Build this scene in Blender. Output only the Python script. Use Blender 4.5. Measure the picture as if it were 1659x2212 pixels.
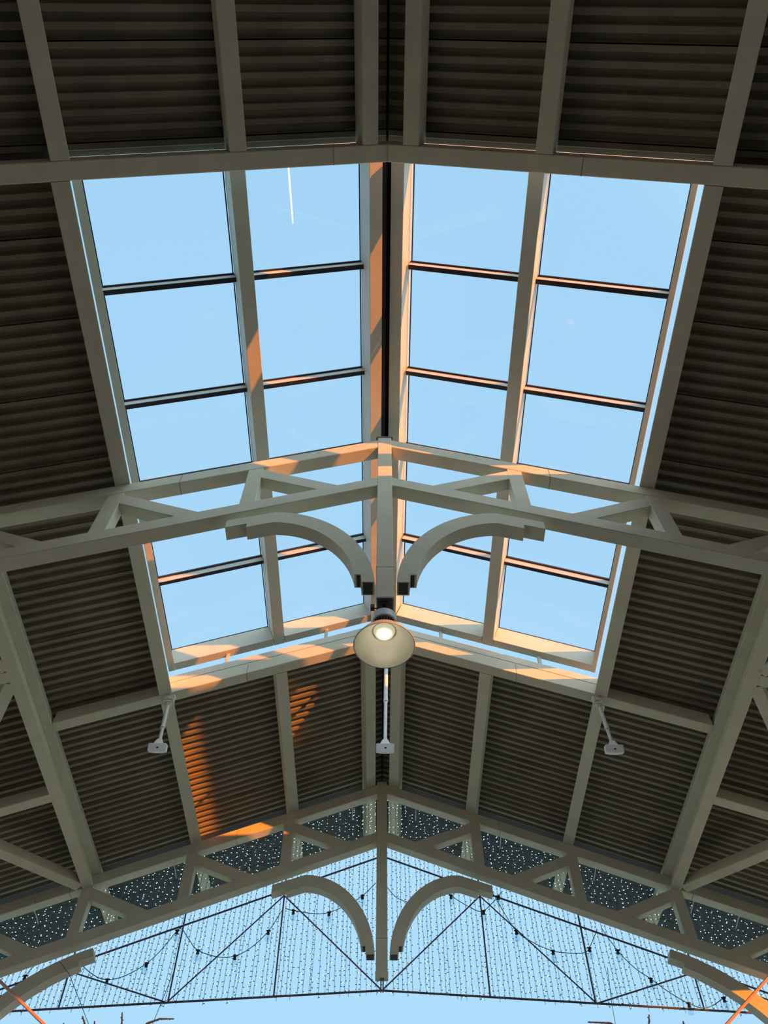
import bpy, bmesh, math, random
from mathutils import Vector, Matrix
for o in list(bpy.data.objects): bpy.data.objects.remove(o, do_unlink=True)
random.seed(7)
SC = 1.28          # the measurements below are in units of 1.28 m, from the eye
EYE = 1.6          # height of the eye above the floor
sce = bpy.context.scene
COL = sce.collection
def W(p): return Vector((p[0]*SC, p[1]*SC, p[2]*SC+EYE))

# ------------------------------------------------------------ camera
def camera():
    p, r, y = math.radians(56.924), math.radians(-0.098), math.radians(0.4424)
    F = Vector((math.sin(y)*math.cos(p), math.cos(y)*math.cos(p), math.sin(p)))
    X = Vector((math.cos(y), -math.sin(y), 0)); U = X.cross(F)
    R = X*math.cos(r)+U*math.sin(r); V = -X*math.sin(r)+U*math.cos(r)
    cd = bpy.data.cameras.new('camera'); cam = bpy.data.objects.new('camera', cd); COL.objects.link(cam)
    M = Matrix((R, V, -F)).transposed().to_4x4(); M.translation = W((-0.0456, 0, 0))
    cam.matrix_world = M
    cd.sensor_fit = 'HORIZONTAL'; cd.sensor_width = 36; cd.lens = 36*1690/1659
    cd.clip_start = 0.05; cd.clip_end = 20000
    sce.camera = cam
camera()

# ------------------------------------------------------------ sky, sun, exposure
SUN_AZ = math.radians(-42)     # from +X (the right) towards -Y (behind)
SUN_EL = math.radians(1.5)
SUN = Vector((math.cos(SUN_AZ)*math.cos(SUN_EL), math.sin(SUN_AZ)*math.cos(SUN_EL), math.sin(SUN_EL)))
def world():
    w = bpy.data.worlds.new('sky'); sce.world = w; w.use_nodes = True
    n, l = w.node_tree.nodes, w.node_tree.links
    bg = n['Background']
    tc = n.new('ShaderNodeTexCoord')
    sep = n.new('ShaderNodeSeparateXYZ'); l.new(tc.outputs['Generated'], sep.inputs[0])
    el = n.new('ShaderNodeMapRange'); l.new(sep.outputs['Z'], el.inputs[0])
    el.inputs[1].default_value = 0.0; el.inputs[2].default_value = 1.0
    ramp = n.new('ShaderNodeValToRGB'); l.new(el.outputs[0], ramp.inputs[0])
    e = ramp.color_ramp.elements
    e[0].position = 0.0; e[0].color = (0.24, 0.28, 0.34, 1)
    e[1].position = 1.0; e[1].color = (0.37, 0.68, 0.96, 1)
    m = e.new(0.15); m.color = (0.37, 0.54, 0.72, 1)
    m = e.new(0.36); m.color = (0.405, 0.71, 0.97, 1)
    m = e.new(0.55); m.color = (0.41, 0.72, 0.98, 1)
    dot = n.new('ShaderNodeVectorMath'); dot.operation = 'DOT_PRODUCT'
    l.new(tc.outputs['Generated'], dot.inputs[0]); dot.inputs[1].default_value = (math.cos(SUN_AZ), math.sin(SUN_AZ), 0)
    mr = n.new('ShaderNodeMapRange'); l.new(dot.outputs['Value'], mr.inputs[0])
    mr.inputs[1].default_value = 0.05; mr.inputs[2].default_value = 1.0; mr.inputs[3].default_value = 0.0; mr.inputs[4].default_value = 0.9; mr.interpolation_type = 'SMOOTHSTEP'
    mix = n.new('ShaderNodeMix'); mix.data_type = 'RGBA'; hz = n.new('ShaderNodeMapRange'); l.new(sep.outputs['Z'], hz.inputs[0])          # sun-side glow boosted for front faces, cut at the horizon to darken undersides
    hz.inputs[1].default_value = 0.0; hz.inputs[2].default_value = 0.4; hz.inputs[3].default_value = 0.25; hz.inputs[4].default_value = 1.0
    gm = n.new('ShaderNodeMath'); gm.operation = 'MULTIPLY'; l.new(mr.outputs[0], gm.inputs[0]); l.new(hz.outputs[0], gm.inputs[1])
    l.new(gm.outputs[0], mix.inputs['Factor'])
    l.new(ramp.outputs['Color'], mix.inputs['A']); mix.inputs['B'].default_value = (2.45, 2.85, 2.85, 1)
    noi = n.new('ShaderNodeTexNoise'); noi.inputs['Scale'].default_value = 2.5; noi.inputs['Detail'].default_value = 2
    l.new(tc.outputs['Generated'], noi.inputs['Vector'])
    nm = n.new('ShaderNodeMapRange'); l.new(noi.outputs['Fac'], nm.inputs[0]); nm.inputs[3].default_value = 0.0; nm.inputs[4].default_value = 0.18
    mix2 = n.new('ShaderNodeMix'); mix2.data_type = 'RGBA'; l.new(nm.outputs[0], mix2.inputs['Factor'])
    l.new(mix.outputs['Result'], mix2.inputs['A']); mix2.inputs['B'].default_value = (0.62, 0.85, 1.0, 1)
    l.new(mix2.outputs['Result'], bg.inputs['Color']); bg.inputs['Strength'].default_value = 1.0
    sd = bpy.data.lights.new('sun', 'SUN'); so = bpy.data.objects.new('sun', sd); COL.objects.link(so)
    sd.energy = 7.8; sd.color = (1.0, 0.25, 0.008); sd.angle = math.radians(0.5)
    so.rotation_euler = SUN.to_track_quat('Z', 'Y').to_euler()
    so.location = SUN*60
world()
vs = sce.view_settings
vs.view_transform = 'Standard'; vs.look = 'None'; vs.exposure = 0.0; vs.gamma = 1.0; vs.use_curve_mapping = False

# ------------------------------------------------------------ materials
def mat(name, col, rough=0.5, metal=0.0, var=0.08, scale=6.0, grain=0.0, emit=None, es=0.0, spec=0.5):
    m = bpy.data.materials.new(name); m.use_nodes = True
    n, l = m.node_tree.nodes, m.node_tree.links
    b = n['Principled BSDF']
    tc = n.new('ShaderNodeTexCoord')
    noi = n.new('ShaderNodeTexNoise'); noi.inputs['Scale'].default_value = scale; noi.inputs['Detail'].default_value = 5
    l.new(tc.outputs['Object'], noi.inputs['Vector'])
    r = n.new('ShaderNodeValToRGB'); l.new(noi.outputs['Fac'], r.inputs[0])
    r.color_ramp.elements[0].position = 0.3; r.color_ramp.elements[1].position = 0.7
    r.color_ramp.elements[0].color = tuple(c*(1-var) for c in col)+(1,)
    r.color_ramp.elements[1].color = tuple(min(1, c*(1+var)) for c in col)+(1,)
    l.new(r.outputs['Color'], b.inputs['Base Color'])
    b.inputs['Roughness'].default_value = rough; b.inputs['Metallic'].default_value = metal
    b.inputs['Specular IOR Level'].default_value = spec
    if grain:
        g = n.new('ShaderNodeTexNoise'); g.inputs['Scale'].default_value = 160; g.inputs['Detail'].default_value = 2
        l.new(tc.outputs['Object'], g.inputs['Vector'])
        bu = n.new('ShaderNodeBump'); bu.inputs['Strength'].default_value = grain; bu.inputs['Distance'].default_value = 0.002
        l.new(g.outputs['Fac'], bu.inputs['Height']); l.new(bu.outputs['Normal'], b.inputs['Normal'])
    if emit:
        b.inputs['Emission Color'].default_value = tuple(emit)+(1,); b.inputs['Emission Strength'].default_value = es
    return m
M_PAINT = mat('beige_steel_paint', (0.70, 0.675, 0.54), 0.6, 0, 0.06, 3.0, 0.25, spec=0.2)
M_FRAME = mat('skylight_frame_paint', (0.72, 0.71, 0.605), 0.55, 0, 0.05, 3.0, 0.2, spec=0.25)
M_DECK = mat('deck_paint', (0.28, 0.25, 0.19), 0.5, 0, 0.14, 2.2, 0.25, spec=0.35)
M_SHADE_DECK = mat('shaded_deck', (0.035, 0.036, 0.045), 0.6, 0, 0.2, 3)  # shade under the overhang deck, put into the base colour
M_DARK = mat('dark_gasket_and_shade', (0.02, 0.02, 0.03), 0.6, 0, 0.1)
M_BAR = mat('glazing_bar_paint', (0.60, 0.61, 0.58), 0.45, 0, 0.06)
M_SEAM = mat('seam_sealant', (0.17, 0.165, 0.14), 0.7, 0, 0.1)
M_WHITE = mat('white_plastic', (0.93, 0.93, 0.93), 0.4, 0, 0.03)
M_PIPE = mat('cream_conduit', (0.72, 0.70, 0.62), 0.45, 0, 0.05)
M_ALU = mat('spun_aluminium', (0.50, 0.48, 0.40), 0.45, 0.3, 0.08, 4)
M_GREYCAST = mat('grey_cast_housing', (0.62, 0.66, 0.68), 0.4, 0.1, 0.05)
M_BLACK = mat('black_metal', (0.015, 0.016, 0.02), 0.5, 0.2, 0.1)
M_ROD = mat('navy_steel_rod', (0.12, 0.10, 0.15), 0.5, 0.1, 0.15)
def m_wire(name, col, tr):
    m = mat(name, col, 0.4, 0, 0.08); n, l = m.node_tree.nodes, m.node_tree.links
    t = n.new('ShaderNodeBsdfTranslucent'); t.inputs[0].default_value = tuple(col)+(1,)
    mx = n.new('ShaderNodeMixShader'); mx.inputs[0].default_value = tr
    l.new(n['Principled BSDF'].outputs[0], mx.inputs[1]); l.new(t.outputs[0], mx.inputs[2]); l.new(mx.outputs[0], n['Material Output'].inputs[0]); return m
M_WIRE = m_wire('clear_teal_wire', (0.07, 0.50, 0.60), 0.6)
M_CABLE = mat('teal_cable', (0.03, 0.28, 0.34), 0.5, 0, 0.1)
M_LED = mat('led_bulb', (0.8, 0.9, 1.0), 0.3, 0, 0.02, emit=(0.80, 0.92, 1.0), es=2.6)
M_LAMP = mat('lamp_glow', (1, 0.95, 0.8), 0.4, 0, 0.01, emit=(1.0, 0.93, 0.72), es=5.0)
M_FLOOR = mat('darkened_ground', (0.014, 0.011, 0.008), 0.8, 0, 0.12, 0.6)  # unseen ground darkened to cut the bounce on the undersides
M_BOUNCE = mat('pale_bounce_ground', (0.64, 0.55, 0.40), 0.85, 0, 0.1, 0.4)  # unseen pale ground added to bounce light onto the steelwork
M_BARK = mat('dark_bark', (0.022, 0.02, 0.028), 0.9, 0, 0.3)
M_TIE = mat('white_tie', (0.8, 0.8, 0.78), 0.5, 0, 0.03)
M_CLOUD = mat('contrail_glow', (0.9, 0.9, 0.9), 1.0, 0, 0.02, emit=(1.0, 0.97, 0.93), es=0.75)  # sunlit white of the trail given as its own glow
def m_rod():
    m = mat('tension_rod_paint', (0.62, 0.40, 0.36), 0.5, 0.0, 0.05); return m
M_TROD = m_rod()
def glass(name, tint, refl, rough=0.02):
    m = bpy.data.materials.new(name); m.use_nodes = True
    n, l = m.node_tree.nodes, m.node_tree.links
    out = n['Material Output']; n.remove(n['Principled BSDF'])
    t = n.new('ShaderNodeBsdfTransparent'); t.inputs[0].default_value = tint+(1,)
    g = n.new('ShaderNodeBsdfGlossy'); g.inputs['Roughness'].default_value = rough
    lw = n.new('ShaderNodeLayerWeight'); lw.inputs[0].default_value = 0.5
    pw = n.new('ShaderNodeMath'); pw.operation = 'POWER'; l.new(lw.outputs['Facing'], pw.inputs[0]); pw.inputs[1].default_value = 5
    fr = n.new('ShaderNodeMath'); fr.operation = 'MULTIPLY_ADD'; l.new(pw.outputs[0], fr.inputs[0]); fr.inputs[1].default_value = refl; fr.inputs[2].default_value = 0.015
    tc = n.new('ShaderNodeTexCoord'); noi = n.new('ShaderNodeTexNoise'); noi.inputs['Scale'].default_value = 1.2
    l.new(tc.outputs['Object'], noi.inputs['Vector'])
    bu = n.new('ShaderNodeBump'); bu.inputs['Strength'].default_value = 0.02; l.new(noi.outputs['Fac'], bu.inputs['Height'])
    l.new(bu.outputs['Normal'], g.inputs['Normal'])
    mx = n.new('ShaderNodeMixShader'); l.new(fr.outputs[0], mx.inputs[0]); l.new(t.outputs[0], mx.inputs[1]); l.new(g.outputs[0], mx.inputs[2])
    l.new(mx.outputs[0], out.inputs[0])
    return m
M_GLASS = glass('skylight_glass', (0.985, 0.99, 0.995), 0.25)
M_BULB = glass('bulb_glass', (0.82, 0.90, 0.93), 0.3, 0.05)
M_LENS = mat('frosted_lamp_lens', (0.85, 0.82, 0.65), 0.5, 0, 0.02, emit=(0.95, 0.88, 0.60), es=0.42)

# ------------------------------------------------------------ builders
# geometry of the roof
ZT, S = 7.986, 0.3849          # plane of the purlin bottoms: z = ZT - S*|x|
CN = 1/math.sqrt(1+S*S)        # cosine of the slope
T = 0.155                      # steel tube
TV = T/CN                      # its height measured vertically on the slope
def rp(x, y, h): return Vector((x, y, ZT+h-S*abs(x)))
def nrm(sg): return Vector((sg*S, 0, 1)).normalized()

class MB:
    def __init__(s): s.v, s.f, s.m = [], [], []
    def add(s, vs, fs, mi=0):
        o = len(s.v); s.v += [Vector(p) for p in vs]; s.f += [tuple(i+o for i in f) for f in fs]; s.m += [mi]*len(fs)
    def prism(s, pts, ext, mi=0):          # polygon pts extruded along vector ext
        n = len(pts); a = [Vector(p) for p in pts]; b = [p+Vector(ext) for p in a]
        s.add(a+b, [tuple(range(n))[::-1], tuple(range(n, 2*n))]+[(i, (i+1) % n, (i+1) % n+n, i+n) for i in range(n)], mi)
    def beam(s, a, b, w, d, up=(0, 0, 1), c=0.006, mi=0):    # chamfered box along a-b
        a, b = Vector(a), Vector(b); ax = (b-a).normalized(); up = Vector(up)
        sd = ax.cross(up).normalized(); up = sd.cross(ax).normalized()
        pr = [(-w/2+c, -d/2), (w/2-c, -d/2), (w/2, -d/2+c), (w/2, d/2-c), (w/2-c, d/2), (-w/2+c, d/2), (-w/2, d/2-c), (-w/2, -d/2+c)]
        s.prism([a+sd*x+up*y for x, y in pr], b-a, mi)
    def box(s, lo, hi, mi=0):
        x0, y0, z0 = lo; x1, y1, z1 = hi
        s.prism([(x0, y0, z0), (x1, y0, z0), (x1, y1, z0), (x0, y1, z0)], (0, 0, z1-z0), mi)
    def tube(s, pts, r, n=6, mi=0, cap=True):
        pts = [Vector(p) for p in pts]; rings = []; k = len(pts)
        rr = r if isinstance(r, (list, tuple)) else [r]*k
        ref = Vector((0, 1, 0)) if abs((pts[-1]-pts[0]).normalized().y) < 0.9 else Vector((1, 0, 0))
        vs = []
        for i, p in enumerate(pts):
            t = (pts[min(i+1, k-1)]-pts[max(i-1, 0)]).normalized()
            u = t.cross(ref).normalized(); v = t.cross(u)
            vs += [p+(u*math.cos(2*math.pi*j/n)+v*math.sin(2*math.pi*j/n))*rr[i] for j in range(n)]
        fs = [(i*n+j, i*n+(j+1) % n, (i+1)*n+(j+1) % n, (i+1)*n+j) for i in range(k-1) for j in range(n)]
        if cap: fs += [tuple(range(n))[::-1], tuple(range((k-1)*n, k*n))]
        s.add(vs, fs, mi)
    def lathe(s, prof, c, n=48, mi=0):      # prof (r, z) about a vertical axis through c
        c = Vector(c); k = len(prof)
        vs = [c+Vector((r*math.cos(2*math.pi*j/n), r*math.sin(2*math.pi*j/n), z)) for r, z in prof for j in range(n)]
        s.add(vs, [(i*n+j, i*n+(j+1) % n, (i+1)*n+(j+1) % n, (i+1)*n+j) for i in range(k-1) for j in range(n)], mi)
    def band(s, o, i, y0, y1, mi=0):        # strip between two curves in XZ, thick in Y
        n = len(o); vs = []
        for a, b in zip(o, i):
            vs += [(a[0], y0, a[1]), (b[0], y0, b[1]), (b[0], y1, b[1]), (a[0], y1, a[1])]
        fs = [(4*k+q, 4*k+(q+1) % 4, 4*k+4+(q+1) % 4, 4*k+4+q) for k in range(n-1) for q in range(4)]
        fs += [(3, 2, 1, 0), (4*n-4, 4*n-3, 4*n-2, 4*n-1)]
        s.add(vs, fs, mi)
    def build(s, name, mats, parent=None, smooth=False, origin=None):
        mats = mats if isinstance(mats, (list, tuple)) else [mats]
        vs = [W(p) for p in s.v]
        if parent is not None: org = parent_world(parent)
        elif origin is not None: org = W(origin)
        else:
            org = sum(vs, Vector())/len(vs)
        me = bpy.data.meshes.new(name); me.from_pydata([tuple(p-org) for p in vs], [], s.f)
        for m in mats: me.materials.append(m)
        if len(mats) > 1: me.polygons.foreach_set('material_index', s.m)
        bm = bmesh.new(); bm.from_mesh(me); bmesh.ops.recalc_face_normals(bm, faces=bm.faces); bm.to_mesh(me); bm.free()
        if smooth:
            me.polygons.foreach_set('use_smooth', [True]*len(me.polygons)); me.set_sharp_from_angle(angle=math.radians(smooth if smooth is not True else 40))
        o = bpy.data.objects.new(name, me); COL.objects.link(o)
        if parent is not None: o.parent = parent
        else: o.location = org
        return o
def parent_world(o):
    p = Vector(o.location)
    while o.parent is not None: o = o.parent; p = p+Vector(o.location)
    return p
def empty(name, loc):
    o = bpy.data.objects.new(name, None); COL.objects.link(o); o.location = W(loc); o.empty_display_size = 0.2; return o
def tag(o, label=None, cat=None, group=None, kind=None):
    if label: o['label'] = label
    if cat: o['category'] = cat
    if group: o['group'] = group
    if kind: o['kind'] = kind
    return o
SIDES = ((-1, 'left'), (1, 'right'))

# ------------------------------------------------------------ setting: floor, roof deck, eaves
FZ = -EYE/SC
mb = MB(); mb.box((-600, -600, FZ-0.09), (600, 600, FZ-0.05)); mb.box((-60, -60, FZ-0.05), (60, 5.5, FZ)); mb.box((-6.2, 5.5, FZ-0.05), (6.2, 15, FZ)); tag(mb.build('floor', M_FLOOR), kind='structure', label='unseen ground kept near black to darken the roof undersides')
mb = MB(); mb.box((-60, 15, FZ-0.05), (60, 70, FZ)); mb.box((-60, 5.5, FZ-0.05), (-6.2, 15, FZ)); mb.box((6.2, 5.5, FZ-0.05), (60, 15, FZ)); tag(mb.build('floor', M_BOUNCE), kind='structure', label='unseen pale ground laid out to bounce light up under the roof')
PITCH, RIB = 0.737, 0.737/6
EAVE = 6.35
YA, YB, YP = -13.0, 12.2, 10.47   # roof ends, end of the bare deck            # roof ends
SY0, SY1 = 1.107, 7.40         # the skylight opening
PD = 0.205               # purlin depth
DH = PD/CN+0.004                  # deck underside above the purlin plane
ceil = empty('ceiling', (0, 4, ZT+DH)); tag(ceil, kind='structure', label='corrugated steel roof deck on both slopes')
def rib_profile(y0, y1):
    pts = []
    for k in range(6):
        b = y0+0.006+k*(y1-y0-0.012)/6; q = (y1-y0-0.012)/6/0.1228
        pts += [(b, 0), (b+0.046*q, 0), (b+0.060*q, 0.052), (b+0.108*q, 0.052)]
    pts.append((y1-0.006, 0)); return pts
def clip(pts, a, b):
    out = []
    for (p, q) in zip(pts, pts[1:]):
        if q[0] < a or p[0] > b: continue
        def at(y): t = (y-p[0])/(q[0]-p[0]+1e-9); return (y, p[1]+t*(q[1]-p[1]))
        s0 = p if p[0] >= a else at(a); s1 = q if q[0] <= b else at(b)
        if not out: out.append(s0)
        out.append(s1)
    return out
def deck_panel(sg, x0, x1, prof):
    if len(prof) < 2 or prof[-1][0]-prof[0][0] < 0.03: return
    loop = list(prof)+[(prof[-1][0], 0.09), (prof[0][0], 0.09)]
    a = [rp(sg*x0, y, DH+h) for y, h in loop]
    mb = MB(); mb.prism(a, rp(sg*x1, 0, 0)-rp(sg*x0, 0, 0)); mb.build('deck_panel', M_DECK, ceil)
for sg, _ in SIDES:
    for k in range(-29, 7):
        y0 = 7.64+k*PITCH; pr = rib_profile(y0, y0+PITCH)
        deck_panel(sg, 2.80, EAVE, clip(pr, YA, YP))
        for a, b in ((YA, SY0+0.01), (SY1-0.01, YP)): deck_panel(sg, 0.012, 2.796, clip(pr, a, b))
    for k in range(6):                                           # overhang deck beyond the far truss, its shade put into a dark colour
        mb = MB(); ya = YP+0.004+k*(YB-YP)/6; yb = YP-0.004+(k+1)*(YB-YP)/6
        mb.prism([rp(sg*0.012, ya, DH), rp(sg*EAVE, ya, DH), rp(sg*EAVE, ya, DH+0.09), rp(sg*0.012, ya, DH+0.09)], (0, yb-ya, 0)); mb.build('shaded_deck_board', M_SHADE_DECK, ceil)
    mb = MB()                                                    # sealed joints above the panel seams
    for k in range(-28, 4):
        y = 7.64+k*PITCH
        x0 = 2.80 if SY0 < y < SY1 else 0.012
        mb.beam(rp(sg*x0, y, DH+0.075), rp(sg*EAVE, y, DH+0.075), 0.03, 0.02, nrm(sg))
    mb.build('seam_filler', M_DARK, ceil)
mb = MB()                                                        # ridge flashing closes the gap above the twin ridge beams
for a, b in ((YA, SY0+0.05), (SY1-0.05, YB)):
    mb.prism([(-0.3, a, ZT+DH+0.09-S*0.3), (0, a, ZT+DH+0.10), (0.3, a, ZT+DH+0.09-S*0.3), (0.3, a, ZT+DH+0.11-S*0.3), (0, a, ZT+DH+0.13), (-0.3, a, ZT+DH+0.11-S*0.3)], (0, b-a, 0))
mb.build('ridge_flashing', M_DARK, ceil)
for i, (sg, sd) in enumerate(SIDES):                             # eave beams
    mb = MB(); x = EAVE
    mb.box((sg*x-0.06, YA, 4.98), (sg*x+0.06, YB, ZT+DH+0.09-S*x+0.03))
    tag(mb.build('trim_%d' % (i+1), M_PAINT), kind='structure', label='%s eave fascia of the roof' % sd)

# ------------------------------------------------------------ purlins and rafters
def purlin(name, sg, xc, y0, y1, label, cat='beam', group=None, h=0.0, w=T, d=PD, dx=0.0):
    mb = MB(); n = nrm(sg)*d/2
    a = rp(sg*xc+dx, y0+0.003, h)+n; b = rp(sg*xc+dx, y1-0.003, h)+n
    mb.beam(a, b, w, d, nrm(sg)); o = mb.build(name, M_PAINT); tag(o, label, cat, group); return o
G = 'roof purlins'
XB, XA, XC = 1.34, 2.717, 4.035
for sg, sd in SIDES:
    purlin('purlin', sg, 0.185, YA, SY0, '%s of the twin ridge purlins at the top of the photo, above the near rafter' % sd, group=G, dx=0.03)
    purlin('purlin', sg, XB, YA, SY0, 'second purlin %s of the ridge at the top of the photo' % sd, group=G, dx=0.03)
    purlin('purlin', sg, XA, YA, SY0, 'outermost purlin on the %s at the top of the photo, ending on the near rafter' % sd, group=G, dx=0.03)
    purlin('purlin', sg, XA, SY0+T, SY1-T, 'long purlin along the %s edge of the skylight' % sd, group=G)
    purlin('purlin', sg, 0.175, SY1, 11.75, '%s of the twin ridge purlins below the lamp, beyond the skylight' % sd, group=G)
    purlin('purlin', sg, XB, SY1, 11.75, 'purlin halfway down the %s slope beyond the skylight' % sd, group=G)
    purlin('purlin', sg, XA, SY1, 11.75, 'purlin running from the %s skylight corner to the far truss' % sd, group=G)
    purlin('purlin', sg, XC, YA, 11.75, 'long %s purlin lying on top of the side brace frame' % sd, group=G)
def rafter(sg, x0, x1, y0, y1, h0, h1):
    mb = MB()
    p = [rp(sg*x0, y0, h0), rp(sg*x1, y0, h0), rp(sg*x1, y0, h1), rp(sg*x0, y0, h1)]
    mb.prism(p, (0, y1-y0, 0)); return mb
def bevel(o, w=0.006):
    bm = bmesh.new(); bm.from_mesh(o.data)
    bmesh.ops.bevel(bm, geom=list(bm.edges), offset=w*SC, segments=1, affect='EDGES', clamp_overlap=True)
    bm.to_mesh(o.data); bm.free(); return o
for sg, sd in SIDES:
    r = bevel(rafter(sg, 0, 3.955, SY0, SY0+T, 0, PD/CN-0.03).build('rafter', M_PAINT))
    tag(r, '%s half of the dark rafter across the near edge of the skylight' % sd, 'beam', 'skylight edge rafters')
    xs = 0.49 if sg < 0 else 1.69
    mb = rafter(sg, xs, xs+0.004, SY0-0.002, SY0+T+0.002, -0.002, TV); mb.build('splice_seam', M_SEAM, r)
    e = empty('rafter', rp(sg*1.3, SY1-T, 0)); tag(e, '%s half of the rafter at the far edge of the skylight, behind the lamp' % sd, 'beam', 'skylight edge rafters')
    bevel(rafter(sg, 0, 3.965, SY1-T, SY1, 0, PD/CN-0.03).build('tube', M_PAINT, e))
    bevel(rafter(sg, 0, 2.775, SY1-T+0.004, SY1-T+0.05, PD/CN-0.02, 0.315).build('upstand', M_FRAME, e), 0.003)
    for xs in (0.79, 2.07):
        mb = MB(); mb.beam(rp(sg*xs, SY1-T+0.06, 0.30), rp(sg*xs, SY1-T+0.06, 0.53), 0.045, 0.04, (0, 1, 0)); mb.build('stub_post', M_BAR, e)
    for xs in ((1.76,) if sg < 0 else (1.72,)):
        mb = rafter(sg, xs, xs+0.004, SY1-T-0.002, SY1+0.002, -0.002, TV); mb.build('splice_seam', M_SEAM, e)

# ------------------------------------------------------------ trusses
NX = (1.385, 2.735, 4.08, 5.42)        # web posts
BC0, BC1 = -0.835, -1.0                # bottom chord
def arch(cx, cz, rx, rz, a0, a1, n=22):
    return [(cx+rx*math.cos(a0+(a1-a0)*i/n), cz+rz*math.sin(a0+(a1-a0)*i/n)) for i in range(n+1)]
def truss(y, label, far):
    e = empty('roof_truss', (0, y, ZT-1)); tag(e, label, 'truss', 'roof trusses')
    y1 = y+T
    for sg, _ in SIDES:
        o = rafter(sg, 0.06, 6.2, y, y1, -TV, 0).build('top_chord', M_PAINT, e); bevel(o)
        o = rafter(sg, 0.06, 5.6, y, y1, BC1, BC0).build('bottom_chord', M_PAINT, e); bevel(o)
        for x in NX:
            mb = MB(); hw = 0.074
            p = [rp(sg*(x-hw), y+0.004, -TV+0.004), rp(sg*(x+hw), y+0.004, -TV+0.004), rp(sg*(x+hw), y+0.004, BC0-0.004), rp(sg*(x-hw), y+0.004, BC0-0.004)]
            mb.prism(p, (0, T-0.008, 0)); bevel(mb.build('web_post', M_PAINT, e), 0.004)
            # diagonal falls inward from the head of the post
            xa, xb = x-0.03, x-0.90
            za = ZT-TV-S*xa-0.085; k = 0.38
            mb = MB(); v = T*math.sqrt(1+k*k)/2
            p = [(sg*xa, y+0.006, za+v), (sg*xa, y+0.006, za-v), (sg*xb, y+0.006, za-v-k*(xa-xb)), (sg*xb, y+0.006, za+v-k*(xa-xb))]
            mb.prism(p, (0, T-0.012, 0)); bevel(mb.build('diagonal', M_PAINT, e), 0.004)
        for xs in ((2.14, 4.3) if sg < 0 else (1.75, 4.3)):
            mb = rafter(sg, xs, xs+0.004, y-0.002, y1+0.002, -TV-0.002, 0.0); mb.build('splice_seam', M_SEAM, e)
        # curved knee bracket between bottom chord and king post
        b = empty_child('knee_bracket', e, (sg*0.8, y, 6.0))
        cx, cz = -1.08, 5.28; a0, a1 = 0.06, math.pi/2
        def bandpts(rx, rz, tail, ez):
            pts = arch(cx, cz, rx, rz, math.asin((ez-cz)/rz), a1)
            pts.append((tail, pts[-1][1]+0.34*(tail-cx)))
            return [(-sg*p[0], p[1]) for p in pts] if sg > 0 else pts
        yb0, yb1 = y+0.002, y1-0.002
        mb = MB(); mb.band(bandpts(0.985, 1.16, -1.53, 5.345), bandpts(0.872, 1.045, -1.53, 5.345), yb0, yb1)
        bevel_flat(mb.build('outer_band', M_PAINT, b, smooth=25))
        mb = MB(); mb.band(bandpts(0.872, 1.045, -1.33, 5.45), bandpts(0.818, 0.985, -1.33, 5.45), yb0, yb1)
        mb.build('inner_band', M_PAINT, b, smooth=25)
        mb = MB(); mb.box((0.112 if sg > 0 else -0.196, yb0+0.012, 5.340), (0.196 if sg > 0 else -0.112, yb1-0.012, 5.3445)); mb.build('tube_shade_plate', M_DARK, b)  # dark plate painted for the shade inside the open tube
        mb = MB(); mb.box((0.214 if sg > 0 else -0.254, yb0+0.012, 5.4445), (0.254 if sg > 0 else -0.214, yb1-0.012, 5.4495)); mb.build('tube_shade_plate', M_DARK, b)
        # outer bracket down to the column
        b = empty_child('column_bracket', e, (sg*4.4, y, 4.8))
        ocx, ocz, R = -2.95, 3.05, 2.46
        def ob(r, tail, zl):
            pts = [(ocx-r, zl)]+[(ocx+r*math.cos(a), ocz+r*math.sin(a)) for a in [math.pi-i*(math.pi-tail)/24 for i in range(25)]]
            return [(-sg*p[0], p[1]) for p in pts] if sg > 0 else pts
        mb = MB(); mb.band(ob(2.50, 1.895, 2.6), ob(2.385, 1.895, 2.6), yb0, yb1); mb.build('outer_band', M_PAINT, b, smooth=25)
        mb = MB(); mb.band(ob(2.383, 1.97, 2.7), ob(2.325, 1.97, 2.7), yb0, yb1); mb.build('inner_band', M_PAINT, b, smooth=25)
    mb = MB(); mb.beam((-0.005, y+T/2-0.003, 5.13), (-0.005, y+T/2-0.003, 8.0), 0.152, T+0.01, (0, 1, 0)); kp = mb.build('king_post', M_PAINT, e)
    mb = MB(); mb.box((-0.1, y-0.015, 8.0), (0.09, y+T+0.01, 8.02)); mb.build('cap_plate', M_SEAM, e)
    mb = MB(); mb.box((-0.083, y-0.009, 5.545), (0.073, y+T+0.003, 5.55)); mb.build('weld_seam', M_SEAM, e)
    mb = MB(); mb.box((-0.072, y+0.008, 5.122), (0.062, y+T-0.008, 5.1305)); mb.build('tube_shade_plate', M_DARK, e) if not far else None  # dark plate for the shade in the hollow post end
    if far:
        mb = MB(); mb.box((-0.088, y-0.01, 5.09), (0.078, y+T+0.004, 5.128)); mb.build('foot_plate', M_PAINT, e)
    for sg, sd in SIDES:
        mb = MB(); mb.beam((sg*5.52, y+T/2, -EYE/SC), (sg*5.52, y+T/2, ZT+BC1-S*5.52), 0.2, 0.2, (0, 1, 0))
        mb.box((sg*5.52-0.16, y+T/2-0.16, -EYE/SC), (sg*5.52+0.16, y+T/2+0.16, -EYE/SC+0.03))
        tag(mb.build('column', M_PAINT), '%s steel column carrying the %s' % (sd, 'far truss' if far else 'middle truss'), 'column', 'roof columns')
    return e
def empty_child(name, parent, p):
    o = bpy.data.objects.new(name, None); COL.objects.link(o); o.parent = parent
    o.location = W(p)-parent_world(parent); o.empty_display_size = 0.1; return o
def bevel_flat(o): return o
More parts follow.
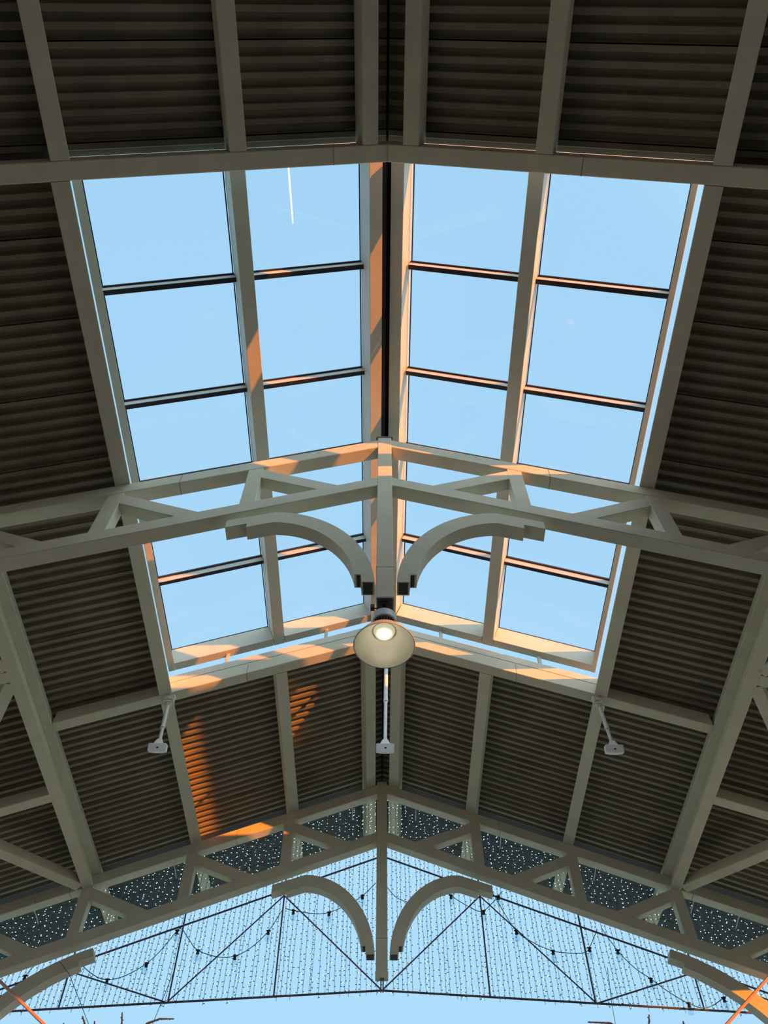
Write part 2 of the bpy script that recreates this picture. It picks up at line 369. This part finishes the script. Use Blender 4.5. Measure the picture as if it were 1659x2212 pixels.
t1 = truss(4.2, 'beige steel truss crossing the middle of the skylight above the lamp', False)
t2 = truss(10.29, 'beige gable truss at the bottom of the photo, in front of the light curtain', True)

# side brace frames under the long outer purlins
for sg, sd in SIDES:
    e = empty('side_brace', rp(sg*4.075, 7.2, -0.155)); tag(e, 'pale side brace frame along the %s edge of the photo' % sd, 'brace', 'side brace frames')
    hb = -TV-0.008
    def member(name, a, b, w=T, d=T):
        mb = MB(); n = nrm(sg)*d/2
        mb.beam(rp(sg*a[0], a[1], hb)+n, rp(sg*b[0], b[1], hb)+n, w, d, nrm(sg)); mb.build(name, M_PAINT, e)
    for a, b in ((YA, 4.2), (4.2+T, 10.29)):
        member('chord', (4.075, a), (4.075, b), 0.14)
    for y in (6.25, 8.33): member('cross_bar', (4.13, y), (6.1, y))
    for y in (6.36, ): member('diagonal', (4.13, y), (5.26, y+1.95), 0.14)
    member('diagonal', (4.13, 6.14), (5.26, 4.30), 0.14)
    member('diagonal', (4.17, 10.24), (5.26, 8.36), 0.14)
    for a, b in ((YA, 4.2), (4.2+T, 10.29)): member('outer_chord', (6.1, a), (6.1, b))

# ------------------------------------------------------------ skylight
sk = empty('window_1', (0, 4.2, ZT+0.5)); tag(sk, kind='structure', label='gabled glass skylight astride the ridge')
HB, FD = 0.52, 0.28            # underside of the frame above the purlin plane, its depth
Y0S, Y1S = 1.16, 7.345
def sk_long(name, sg, xc, w, h=HB, d=FD, y0=Y0S, y1=Y1S):
    mb = MB(); n = nrm(sg)*d/2
    mb.beam(rp(sg*xc, y0, h)+n, rp(sg*xc, y1, h)+n, w, d, nrm(sg), 0.003); return mb.build(name, M_FRAME, sk)
XR, XM, XCU = 0.108, 1.415, 2.785
CURB = {-1: (2.763, 0.082), 1: (2.747, 0.058)}
sk_long('ridge_beam', -1, XR, 0.14, h=HB-0.02); sk_long('ridge_beam', 1, XR, 0.14, h=HB+0.045)
for sg, _ in SIDES:
    sk_long('mullion', sg, XM, 0.15)
    sk_long('side_curb', sg, *CURB[sg])
    mb = MB(); mb.box((sg*2.79-0.006, SY0+T, ZT-S*2.79+PD/CN+0.012), (sg*2.79+0.006, SY1-T, ZT-S*2.79+0.33)); mb.build('side_flashing', M_FRAME, sk)
mb = MB(); mb.box((-0.1, Y0S, ZT+HB+0.20), (0.1, Y1S, ZT+HB+0.23)); mb.build('ridge_cover', M_DARK, sk)
mb = MB(); mb.box((-0.05, Y0S, ZT+HB+0.02), (-0.0, Y1S, ZT+HB+0.2)); mb.build('ridge_web', M_DARK, sk)
BARS = (2.39, 3.625, 4.64, 6.03)
HG = HB+FD/CN                  # glass level
bays = ((XR+0.07, XM-0.075), (XM+0.075, 2.722))
def sp(sg, x, y, k): return rp(sg*x, y, HB)+nrm(sg)*k      # k: height above the frame underside, square to the slope
for sg, _ in SIDES:
    n = nrm(sg)
    for a, b in bays:
        for (ya, yb) in ((Y0S, Y0S+0.12), (Y1S-0.12, Y1S)):
            mb = MB(); c = (ya+yb)/2
            mb.beam(sp(sg, a, c, FD/2), sp(sg, b, c, FD/2), 0.12, FD, n, 0.003); mb.build('end_curb', M_FRAME, sk)
        for y in BARS:
            mb = MB(); mb.beam(sp(sg, a, y+0.025, FD-0.055), sp(sg, b, y+0.025, FD-0.055), 0.055, 0.085, n, 0.002)
            mb.beam(sp(sg, a, y+0.025, FD-0.0995), sp(sg, b, y+0.025, FD-0.0995), 0.048, 0.004, n, 0.0005, mi=1); mb.build('glazing_bar', [M_BAR, M_DARK], sk)
        ys = (Y0S+0.02,)+BARS+(Y1S-0.10,)
        for ya, yb in zip(ys, ys[1:]):
            mb = MB(); mb.prism([sp(sg, a-0.03, ya+0.003, FD), sp(sg, b+0.03, ya+0.003, FD), sp(sg, b+0.03, yb-0.003, FD), sp(sg, a-0.03, yb-0.003, FD)], n*0.012); mb.build('pane', M_GLASS, sk)
            mb = MB()              # dark rubber gasket along the far edge of each pane
            mb.beam(sp(sg, a, yb-0.012, FD-0.006), sp(sg, b, yb-0.012, FD-0.006), 0.018, 0.018, n, 0.001)
            mb.beam(sp(sg, b-0.008, ya+0.05, FD-0.006), sp(sg, b-0.008, yb-0.02, FD-0.006), 0.012, 0.012, n, 0.001)
            mb.beam(sp(sg, a+0.007, ya+0.05, FD-0.006), sp(sg, a+0.007, yb-0.02, FD-0.006), 0.012, 0.012, n, 0.001); mb.build('gasket', M_DARK, sk)
    mb = MB()
    for y in BARS: mb.beam(sp(sg, 0.05, y+0.02, FD+0.024), sp(sg, CURB[sg][0], y+0.02, FD+0.024), 0.05, 0.02, n, 0.002)
    mb.build('cap_strip', M_DARK, sk)

# ------------------------------------------------------------ pendant lamp
LY = 4.2+T/2
L = empty('pendant_lamp', (-0.01, LY, 5.13)); tag(L, 'round aluminium high bay lamp hanging lit from the middle truss post', 'lamp')
LC = (-0.012, LY, 0)
RZ = 4.625
out = [(0.243, 0), (0.235, 0.02), (0.205, 0.075), (0.165, 0.125), (0.12, 0.16), (0.086, 0.175)]
inn = [(0.086, 0.171), (0.118, 0.156), (0.162, 0.121), (0.201, 0.072), (0.238, 0.0)]
mb = MB(); mb.lathe([(r, RZ+z) for r, z in out+inn]+[(0.243, RZ)], LC, 64); mb.build('reflector', M_ALU, L, smooth=60)
mb = MB(); mb.lathe([(0.245, RZ-0.004), (0.248, RZ), (0.245, RZ+0.006), (0.238, RZ+0.004), (0.238, RZ-0.002), (0.245, RZ-0.004)], LC, 64); mb.build('rim', M_GREYCAST, L, smooth=40)
mb = MB(); mb.lathe([(0.0, RZ+0.128), (0.05, RZ+0.130), (0.078, RZ+0.142), (0.087, RZ+0.168)], LC, 40); mb.build('lens', M_LENS, L, smooth=60)
mb = MB(); mb.lathe([(0.0, RZ+0.118), (0.018, RZ+0.120), (0.032, RZ+0.128), (0.037, RZ+0.140), (0.0, RZ+0.142)], LC, 32); mb.build('led_chip', M_LAMP, L, smooth=60)
mb = MB(); mb.lathe([(0.0, RZ+0.176), (0.084, RZ+0.176), (0.084, RZ+0.20), (0.03, RZ+0.205), (0.03, RZ+0.29), (0.0, RZ+0.29)], LC, 32); mb.build('heat_sink_core', M_BLACK, L)
for k in range(24):
    a = 2*math.pi*k/24; c, s_ = math.cos(a), math.sin(a)
    mb = MB(); mb.beam((LC[0]+0.058*c, LC[1]+0.058*s_, RZ+0.20), (LC[0]+0.058*c, LC[1]+0.058*s_, RZ+0.275), 0.06, 0.007, (-s_, c, 0), 0.001); mb.build('cooling_fin', M_BLACK, L)
mb = MB(); mb.lathe([(0.0, RZ+0.27), (0.088, RZ+0.27), (0.100, RZ+0.275), (0.100, RZ+0.345), (0.09, RZ+0.352), (0.0, RZ+0.356)], LC, 40); mb.build('driver_housing', M_GREYCAST, L, smooth=40)
mb = MB(); mb.tube([(LC[0]+0.028*math.cos(a), LC[1], RZ+0.405+0.04*math.sin(a)) for a in [i*2*math.pi/20 for i in range(21)]], 0.007, 6); mb.build('hook', M_GREYCAST, L, smooth=True)
mb = MB(); mb.tube([(LC[0], LC[1], RZ+0.445), (LC[0], LC[1], 5.13)], 0.018, 8); mb.lathe([(0.0, 5.115), (0.045, 5.115), (0.045, 5.13)], LC, 20); mb.build('hanger', M_BLACK, L)
mb = MB(); mb.tube([(LC[0]-0.09, LY-0.05, RZ+0.40), (LC[0]-0.05, LY-0.02, RZ+0.42), (LC[0], LY, RZ+0.46)], 0.006, 5); mb.box((LC[0]-0.115, LY-0.075, RZ+0.385), (LC[0]-0.08, LY-0.03, RZ+0.42)); mb.build('power_lead', M_BLACK, L)
ld = bpy.data.lights.new('lamp_light', 'POINT'); ld.energy = 1.3; ld.color = (1, 0.92, 0.72); ld.shadow_soft_size = 0.04
lo = bpy.data.objects.new('lamp_light', ld); COL.objects.link(lo); lo.location = W((LC[0], LC[1], RZ+0.07))-parent_world(L); lo.parent = L

# ------------------------------------------------------------ sensors on drop pipes
def sensor(x, ztop, zbox, dx, label, tilt, clamp):
    y = 7.32
    e = empty('drop_sensor', (x, y, ztop)); tag(e, label, 'sensor', 'sensors on drop pipes')
    xb = x+dx
    if clamp:
        mb = MB(); mb.box((x-0.055, y-0.06, ztop-0.045), (x+0.055, y+0.06, ztop)); mb.build('base_block', M_PIPE, e)
        mb = MB(); mb.lathe([(0.0, -0.12), (0.028, -0.12), (0.045, -0.10), (0.045, -0.045)], (x, y, ztop), 16); mb.build('collar', M_PIPE, e, smooth=40)
        mb = MB(); s_ = 1 if x < 0 else -1
        mb.tube([(x+s_*0.04, y-0.06, ztop-0.02), (x+s_*0.07, y-0.075, ztop-0.01), (x+s_*0.09, y-0.06, ztop-0.05), (x+s_*0.075, y-0.04, ztop-0.085), (x, y-0.05, ztop-0.075), (x-s_*0.05, y-0.05, ztop-0.09)], 0.009, 6); mb.build('strap', M_TIE, e, smooth=True)
    zm = zbox+0.42*(ztop-zbox); f = (ztop-zm)/(ztop-zbox)
    mb = MB(); mb.tube([(x, y, ztop-0.05), (x+dx*f, y, zm)], 0.026, 12); mb.tube([(x+dx*f, y, zm+0.012), (x+dx*f, y, zm-0.022)], 0.030, 12)
    mb.tube([(x+dx*f, y, zm), (xb, y, zbox+0.06)], 0.021, 12); mb.build('pipe', M_PIPE if clamp else M_WHITE, e, smooth=40)
    mb = MB(); mb.prism([(xb-0.06, y-0.022, zbox+0.045), (xb+0.06, y-0.022, zbox+0.045), (xb+0.03, y-0.022, zbox+0.115), (xb-0.03, y-0.022, zbox+0.115)], (0, 0.044, 0)); mb.build('mount', M_WHITE, e)
    # shallow box facing down and towards the eye
    c = Vector((xb, y, zbox)); up = Vector((0, -math.sin(tilt), math.cos(tilt))); fw = Vector((0, -math.cos(tilt), -math.sin(tilt)))
    rt = Vector((1, 0, 0)); w, h, d = 0.105, 0.044, 0.035
    prof = [(-w, -h), (-w*0.5, -h-0.008), (0, -h-0.010), (w*0.5, -h-0.008), (w, -h), (w, h-0.006), (w-0.006, h), (-w+0.006, h), (-w, h-0.006)]
    mb = MB(); mb.prism([c+rt*a+up*b-fw*d for a, b in prof], fw*2*d); mb.build('case', M_WHITE, e)
    mb = MB(); mb.prism([c+rt*(0.013*math.cos(a)+0.004)+up*(0.009*math.sin(a)-0.008)+fw*(d-0.001) for a in [i*math.pi/8 for i in range(16)]], fw*0.004); mb.build('lens', M_BLACK, e)
    return e
zc = ZT-S*2.68-0.024
sensor(-2.675, zc, 6.165, 0.035, 'white sensor on a slanting pipe at the left skylight corner', 0.35, True)
sensor(2.685, zc, 6.165, 0.018, 'white sensor on a slanting pipe at the right skylight corner', 0.35, True)
sensor(0.04, ZT-0.03, 6.17, -0.02, 'white sensor on the long straight pipe below the lamp', 0.35, False)

# ------------------------------------------------------------ light curtain behind the far truss
YF = 10.60
def ftop(x): return 6.93-S*abs(x)
def fbot(x): return 5.05-0.055*abs(x)
cf = empty('light_curtain', (0, YF, 6)); tag(cf, 'curtain of fairy light strings on a thin rod frame behind the far truss', 'string lights')
for sg, _ in SIDES:
    for nm, fn in (('top_rod', ftop), ('bottom_rod', fbot)):
        mb = MB(); mb.tube([(0, YF, fn(0)), (sg*6.0, YF, fn(6.0))], 0.014, 6); mb.build(nm, M_ROD, cf)
    for x in (1.385, 2.72, 4.08, 5.4):
        mb = MB(); mb.tube([(sg*x, YF, ftop(x)+0.25), (sg*x*0.995, YF, fbot(x))], 0.011, 6); mb.build('upright_rod', M_ROD, cf)
    for a, b in ((1.385, 0.0), (1.385, 2.72), (4.08, 2.72), (4.08, 5.4)):
        mb = MB(); mb.tube([(sg*a, YF, ftop(a)-0.08), (sg*b, YF, fbot(b))], 0.010, 6); mb.build('diagonal_rod', M_ROD, cf)
mb = MB()
for dx in (-0.014, 0.014): mb.tube([(dx, 10.37, 5.09), (dx, YF, 5.03)], 0.010, 6)
mb.build('hanger_rod', M_ROD, cf)
OCT = [(1, 0, 0), (0, 1, 0), (-1, 0, 0), (0, -1, 0), (0, 0, 1), (0, 0, -1)]
OF = [(0, 1, 4), (1, 2, 4), (2, 3, 4), (3, 0, 4), (1, 0, 5), (2, 1, 5), (3, 2, 5), (0, 3, 5)]
NS = 79
for i in range(-NS, NS+1):
    x = i*0.0685+random.uniform(-0.014, 0.014); y = YF+0.05+random.uniform(-0.01, 0.01)
    z1 = ZT-0.02-S*abs(x); z0 = fbot(x)-random.choice((-0.01, -0.01, 0.0, 0.03))
    mb = MB(); lb = MB(); n = 9; dx = random.uniform(-0.012, 0.012)
    pts = [(x+dx*k/n+random.uniform(-0.004, 0.004), y, z1+(z0-z1)*k/n) for k in range(n+1)]
    mb.tube(pts, 0.0033, 3, cap=False)
    z = z1-random.uniform(0.0, 0.06)
    while z > z0+0.01:
        t = (z1-z)/(z1-z0); px = x+dx*t; sgn = random.choice((-1, 1)); ln = random.uniform(0.018, 0.032); dz = random.uniform(-0.012, 0.008)
        a = Vector((px, y-0.002, z)); b = a+Vector((sgn*ln, random.uniform(-0.012, 0.004), dz))
        mb.tube([a, b], 0.005, 3, cap=False)
        c = b+Vector((sgn*0.004, 0, dz*0.3)); up = z > ZT-1.0-S*abs(x)
        r = 0.0064 if random.random() < (0.8 if up else 0.4) else 0.0035
        lb.add([c+Vector(q)*r for q in OCT], OF)
        z -= random.uniform(0.05, 0.085)
    so = mb.build('light_string', M_WIRE, cf)
    tag(lb.build('bulbs', M_LED, so), kind='stuff')
# hooks that hold the curtain to the truss chords
for x in (-4.75, -4.22, -3.0, -1.5, -0.48, 0.5, 1.75, 3.05, 4.3, 4.85):
    z = ZT-TV-S*abs(x)
    mb = MB(); mb.tube([(x, 10.275, z+0.05), (x+0.006, 10.272, z-0.01), (x+0.012, 10.30, z-0.03), (x+0.02, 10.50, z-0.035), (x+0.02, YF+0.05, z-0.06)], 0.006, 5); mb.build('hook_wire', M_TIE, cf, smooth=True)

# ------------------------------------------------------------ festoon strings
def festoon(pts, bulbs, label):
    y = 10.53
    P = [Vector((a, y, b)) for a, b in pts]
    e = empty('festoon_string', P[0]); tag(e, label, 'string lights', 'festoon strings')
    sm = []
    for i in range(len(P)-1):                      # Catmull-Rom
        p0, p1, p2, p3 = P[max(i-1, 0)], P[i], P[i+1], P[min(i+2, len(P)-1)]
        for k in range(6):
            t = k/6; sm.append(0.5*((2*p1)+(p2-p0)*t+(2*p0-5*p1+4*p2-p3)*t*t+(3*p1-p0-3*p2+p3)*t**3))
    sm.append(P[-1])
    mb = MB(); mb.tube(sm, 0.0055, 5); mb.build('cable', M_CABLE, e, smooth=True)
    for bx in bulbs:
        q = min(sm, key=lambda v: abs(v.x-bx)); c = Vector((q.x, y, q.z))
        mb = MB(); mb.lathe([(0.0, 0.012), (0.014, 0.010), (0.018, -0.02), (0.024, -0.045), (0.0, -0.045)], c, 8)
        mb.tube([c+Vector((-0.03, 0, 0.004)), c+Vector((0.03, 0, 0.002))], 0.010, 5); so = mb.build('socket', M_BLACK, e)
        mb = MB(); mb.lathe([(0.016, -0.045), (0.034, -0.075), (0.040, -0.10), (0.030, -0.13), (0.0, -0.142)], c, 10); mb.build('bulb', M_BULB, so, smooth=60)
def q(u, v):      # measured picture position -> (x, z) in the plane of the festoon
    return FX(u, v)
def FX(u, v):
    p, r, y = math.radians(56.924), math.radians(-0.098), math.radians(0.4424)
    F = Vector((math.sin(y)*math.cos(p), math.cos(y)*math.cos(p), math.sin(p))); X = Vector((math.cos(y), -math.sin(y), 0)); U = X.cross(F)
    R = X*math.cos(r)+U*math.sin(r); V = -X*math.sin(r)+U*math.cos(r)
    d = F+R*((u-829.5)/1690)+V*((1106-v)/1690); d = d*(10.53/d.y); return (d.x-0.0456, d.z)
def FB(l): return [FX(u, v)[0] for u, v in l]
festoon([FX(*p) for p in ((812, 1907), (783, 1935), (752, 1954), (711, 1971), (680, 1974), (634, 1967), (616, 1962))], FB(((783, 1936), (711, 1972), (634, 1968))), 'festoon string from the far king post to the first rod on its left')
festoon([FX(*p) for p in ((612, 1962), (580, 2011), (545, 2045), (508, 2065), (470, 2067), (428, 2053), (410, 2032), (393, 2005))], FB(((580, 2011), (508, 2065), (428, 2053))), 'festoon string sagging between the first and second rods left of the king post')
festoon([FX(*p) for p in ((391, 2004), (383, 2010), (350, 2050), (317, 2081), (270, 2108), (232, 2116), (205, 2108), (176, 2085))], FB(((383, 2010), (317, 2081), (232, 2116))), 'leftmost long festoon string ending at the left column bracket')
festoon([FX(*p) for p in ((836, 1916), (852, 1935), (872, 1946), (901, 1953), (922, 1943), (934, 1928))], FB(((901, 1953),)), 'short festoon string from the far king post behind the right knee bracket')
festoon([FX(*p) for p in ((950, 1908), (974, 1934), (1010, 1957), (1040, 1969), (1062, 1952), (1076, 1936), (1085, 1925))], FB(((974, 1934), (1044, 1967), (1076, 1936))), 'festoon string under the right knee bracket end of the far truss')
festoon([FX(*p) for p in ((1060, 1920), (1085, 1965), (1115, 2011), (1150, 2035), (1194, 2054), (1235, 2059), (1262, 2058), (1273, 2048), (1290, 2008))], FB(((1115, 2011), (1194, 2054), (1273, 2049))), 'festoon string sagging between the first and second rods right of the king post')
festoon([FX(*p) for p in ((1298, 2003), (1334, 2053), (1370, 2090), (1405, 2114), (1445, 2143), (1487, 2167), (1525, 2177), (1563, 2156), (1600, 2120))], FB(((1334, 2053), (1405, 2114), (1487, 2168), (1563, 2156))), 'rightmost long festoon string passing behind the right column bracket')
festoon([FX(*p) for p in ((-40, 2150), (0, 2153), (30, 2148), (55, 2108), (80, 2080))], FB(((0, 2153), (55, 2109))), 'festoon string in the left bottom corner above the column bracket')

# loose cables and tension rods
def cable(pts, r, m, name, label, cat):
    mb = MB(); mb.tube([Vector(p) for p in pts], r, 6); tag(mb.build(name, m, smooth=True), label, cat)
def c3(u, v, y): a, b = FX(u, v); k = y/10.53; return ((a+0.0456)*k-0.0456, y, b*k)
cable([c3(130, 2078, 10.27), c3(150, 2105, 10.27), c3(192, 2214, 10.27), c3(230, 2320, 10.27)], 0.004, M_CABLE, 'loose_cable', 'thin loose cable hanging from the left column bracket', 'cable')
cable([c3(375, 2100, 10.57), c3(355, 2150, 10.57), c3(328, 2216, 10.57), c3(300, 2330, 10.57)], 0.004, M_CABLE, 'loose_cable', 'thin loose cable hanging past the second rod left of the king post', 'cable')
cable([c3(1312, 2090, 10.57), c3(1322, 2170, 10.57), c3(1330, 2216, 10.57), c3(1345, 2330, 10.57)], 0.004, M_CABLE, 'loose_cable', 'thin loose cable hanging past the second rod right of the king post', 'cable')
cable([c3(-110, 2012, 9.9), c3(400, 2512, 9.9)], 0.018, M_TROD, 'tension_rod', 'sunlit tension rod crossing the left bottom corner', 'rod')
cable([c3(1775, 1981, 9.9), c3(1290, 2530, 9.9)], 0.018, M_TROD, 'tension_rod', 'sunlit tension rod crossing the right bottom corner', 'rod')

# ------------------------------------------------------------ trees wrapped in lights beyond the gable
def tree(base, fork, tips, label):
    e = empty('wrapped_tree', (base[0], base[1], -EYE/SC)); tag(e, label, 'tree', 'light wrapped trees')
    b = Vector((base[0], base[1], -EYE/SC)); f = Vector(fork)
    mb = MB(); mb.tube([b, b.lerp(f, 0.5)+Vector((0.1, 0, 0)), f], [0.22, 0.17, 0.12], 8); mb.build('trunk', M_BARK, e, smooth=True)
    for t in tips:
        t = [Vector(p) for p in t]
        pts = [f, f.lerp(t[0], 0.5)+Vector((random.uniform(-.2, .2), 0, -0.2))]+t
        rr = [0.055-0.04*i/(len(pts)-1) for i in range(len(pts))]
        mb = MB(); mb.tube(pts, rr, 6); br = mb.build('branch', M_BARK, e, smooth=True)
        lb = MB()
        for a, c in zip(pts[1:], pts[2:]):
            n = int((c-a).length/0.05)
            for k in range(n):
                p = a.lerp(c, k/n); an = k*1.9; r = 0.03
                lb.add([p+Vector((math.cos(an)*r, math.sin(an)*r, 0))+Vector(o_)*0.02 for o_ in OCT], OF)
        tag(lb.build('wrap_lights', M_ROD, br), kind='stuff')
def c4(u, v): return c3(u, v, 20.0)
tree((-6.3, 20), (-6.0, 20, 5.0), [[c4(190, 2235), c4(178, 2195)], [c4(262, 2240), c4(264, 2187)], [c4(205, 2240), c4(204, 2206)], [c4(138, 2245), c4(137, 2210)], [c4(300, 2230), c4(318, 2211), c4(345, 2201), c4(376, 2201)]], 'bare tree with light wrapped branch tips under the left of the curtain')
tree((6.3, 20), (6.0, 20, 5.0), [[c4(1402, 2240), c4(1402, 2192)], [c4(1477, 2245), c4(1476, 2206)], [c4(1345, 2225), c4(1318, 2210), c4(1270, 2208)]], 'bare tree with light wrapped branch tips under the right of the curtain')

# ------------------------------------------------------------ contrail high above
def c5(u, v): return c3(u, v, 900.0)
mb = MB(); a, b = Vector(c5(620.5, 330)), Vector(c5(632.5, 482))
sc_ = a.length
mb.tube([a, a.lerp(b, 0.5), b], [sc_*0.0008, sc_*0.0008, sc_*0.0005], 8); tag(mb.build('contrail', M_CLOUD, smooth=True), 'short white contrail seen through the second skylight pane', 'contrail')
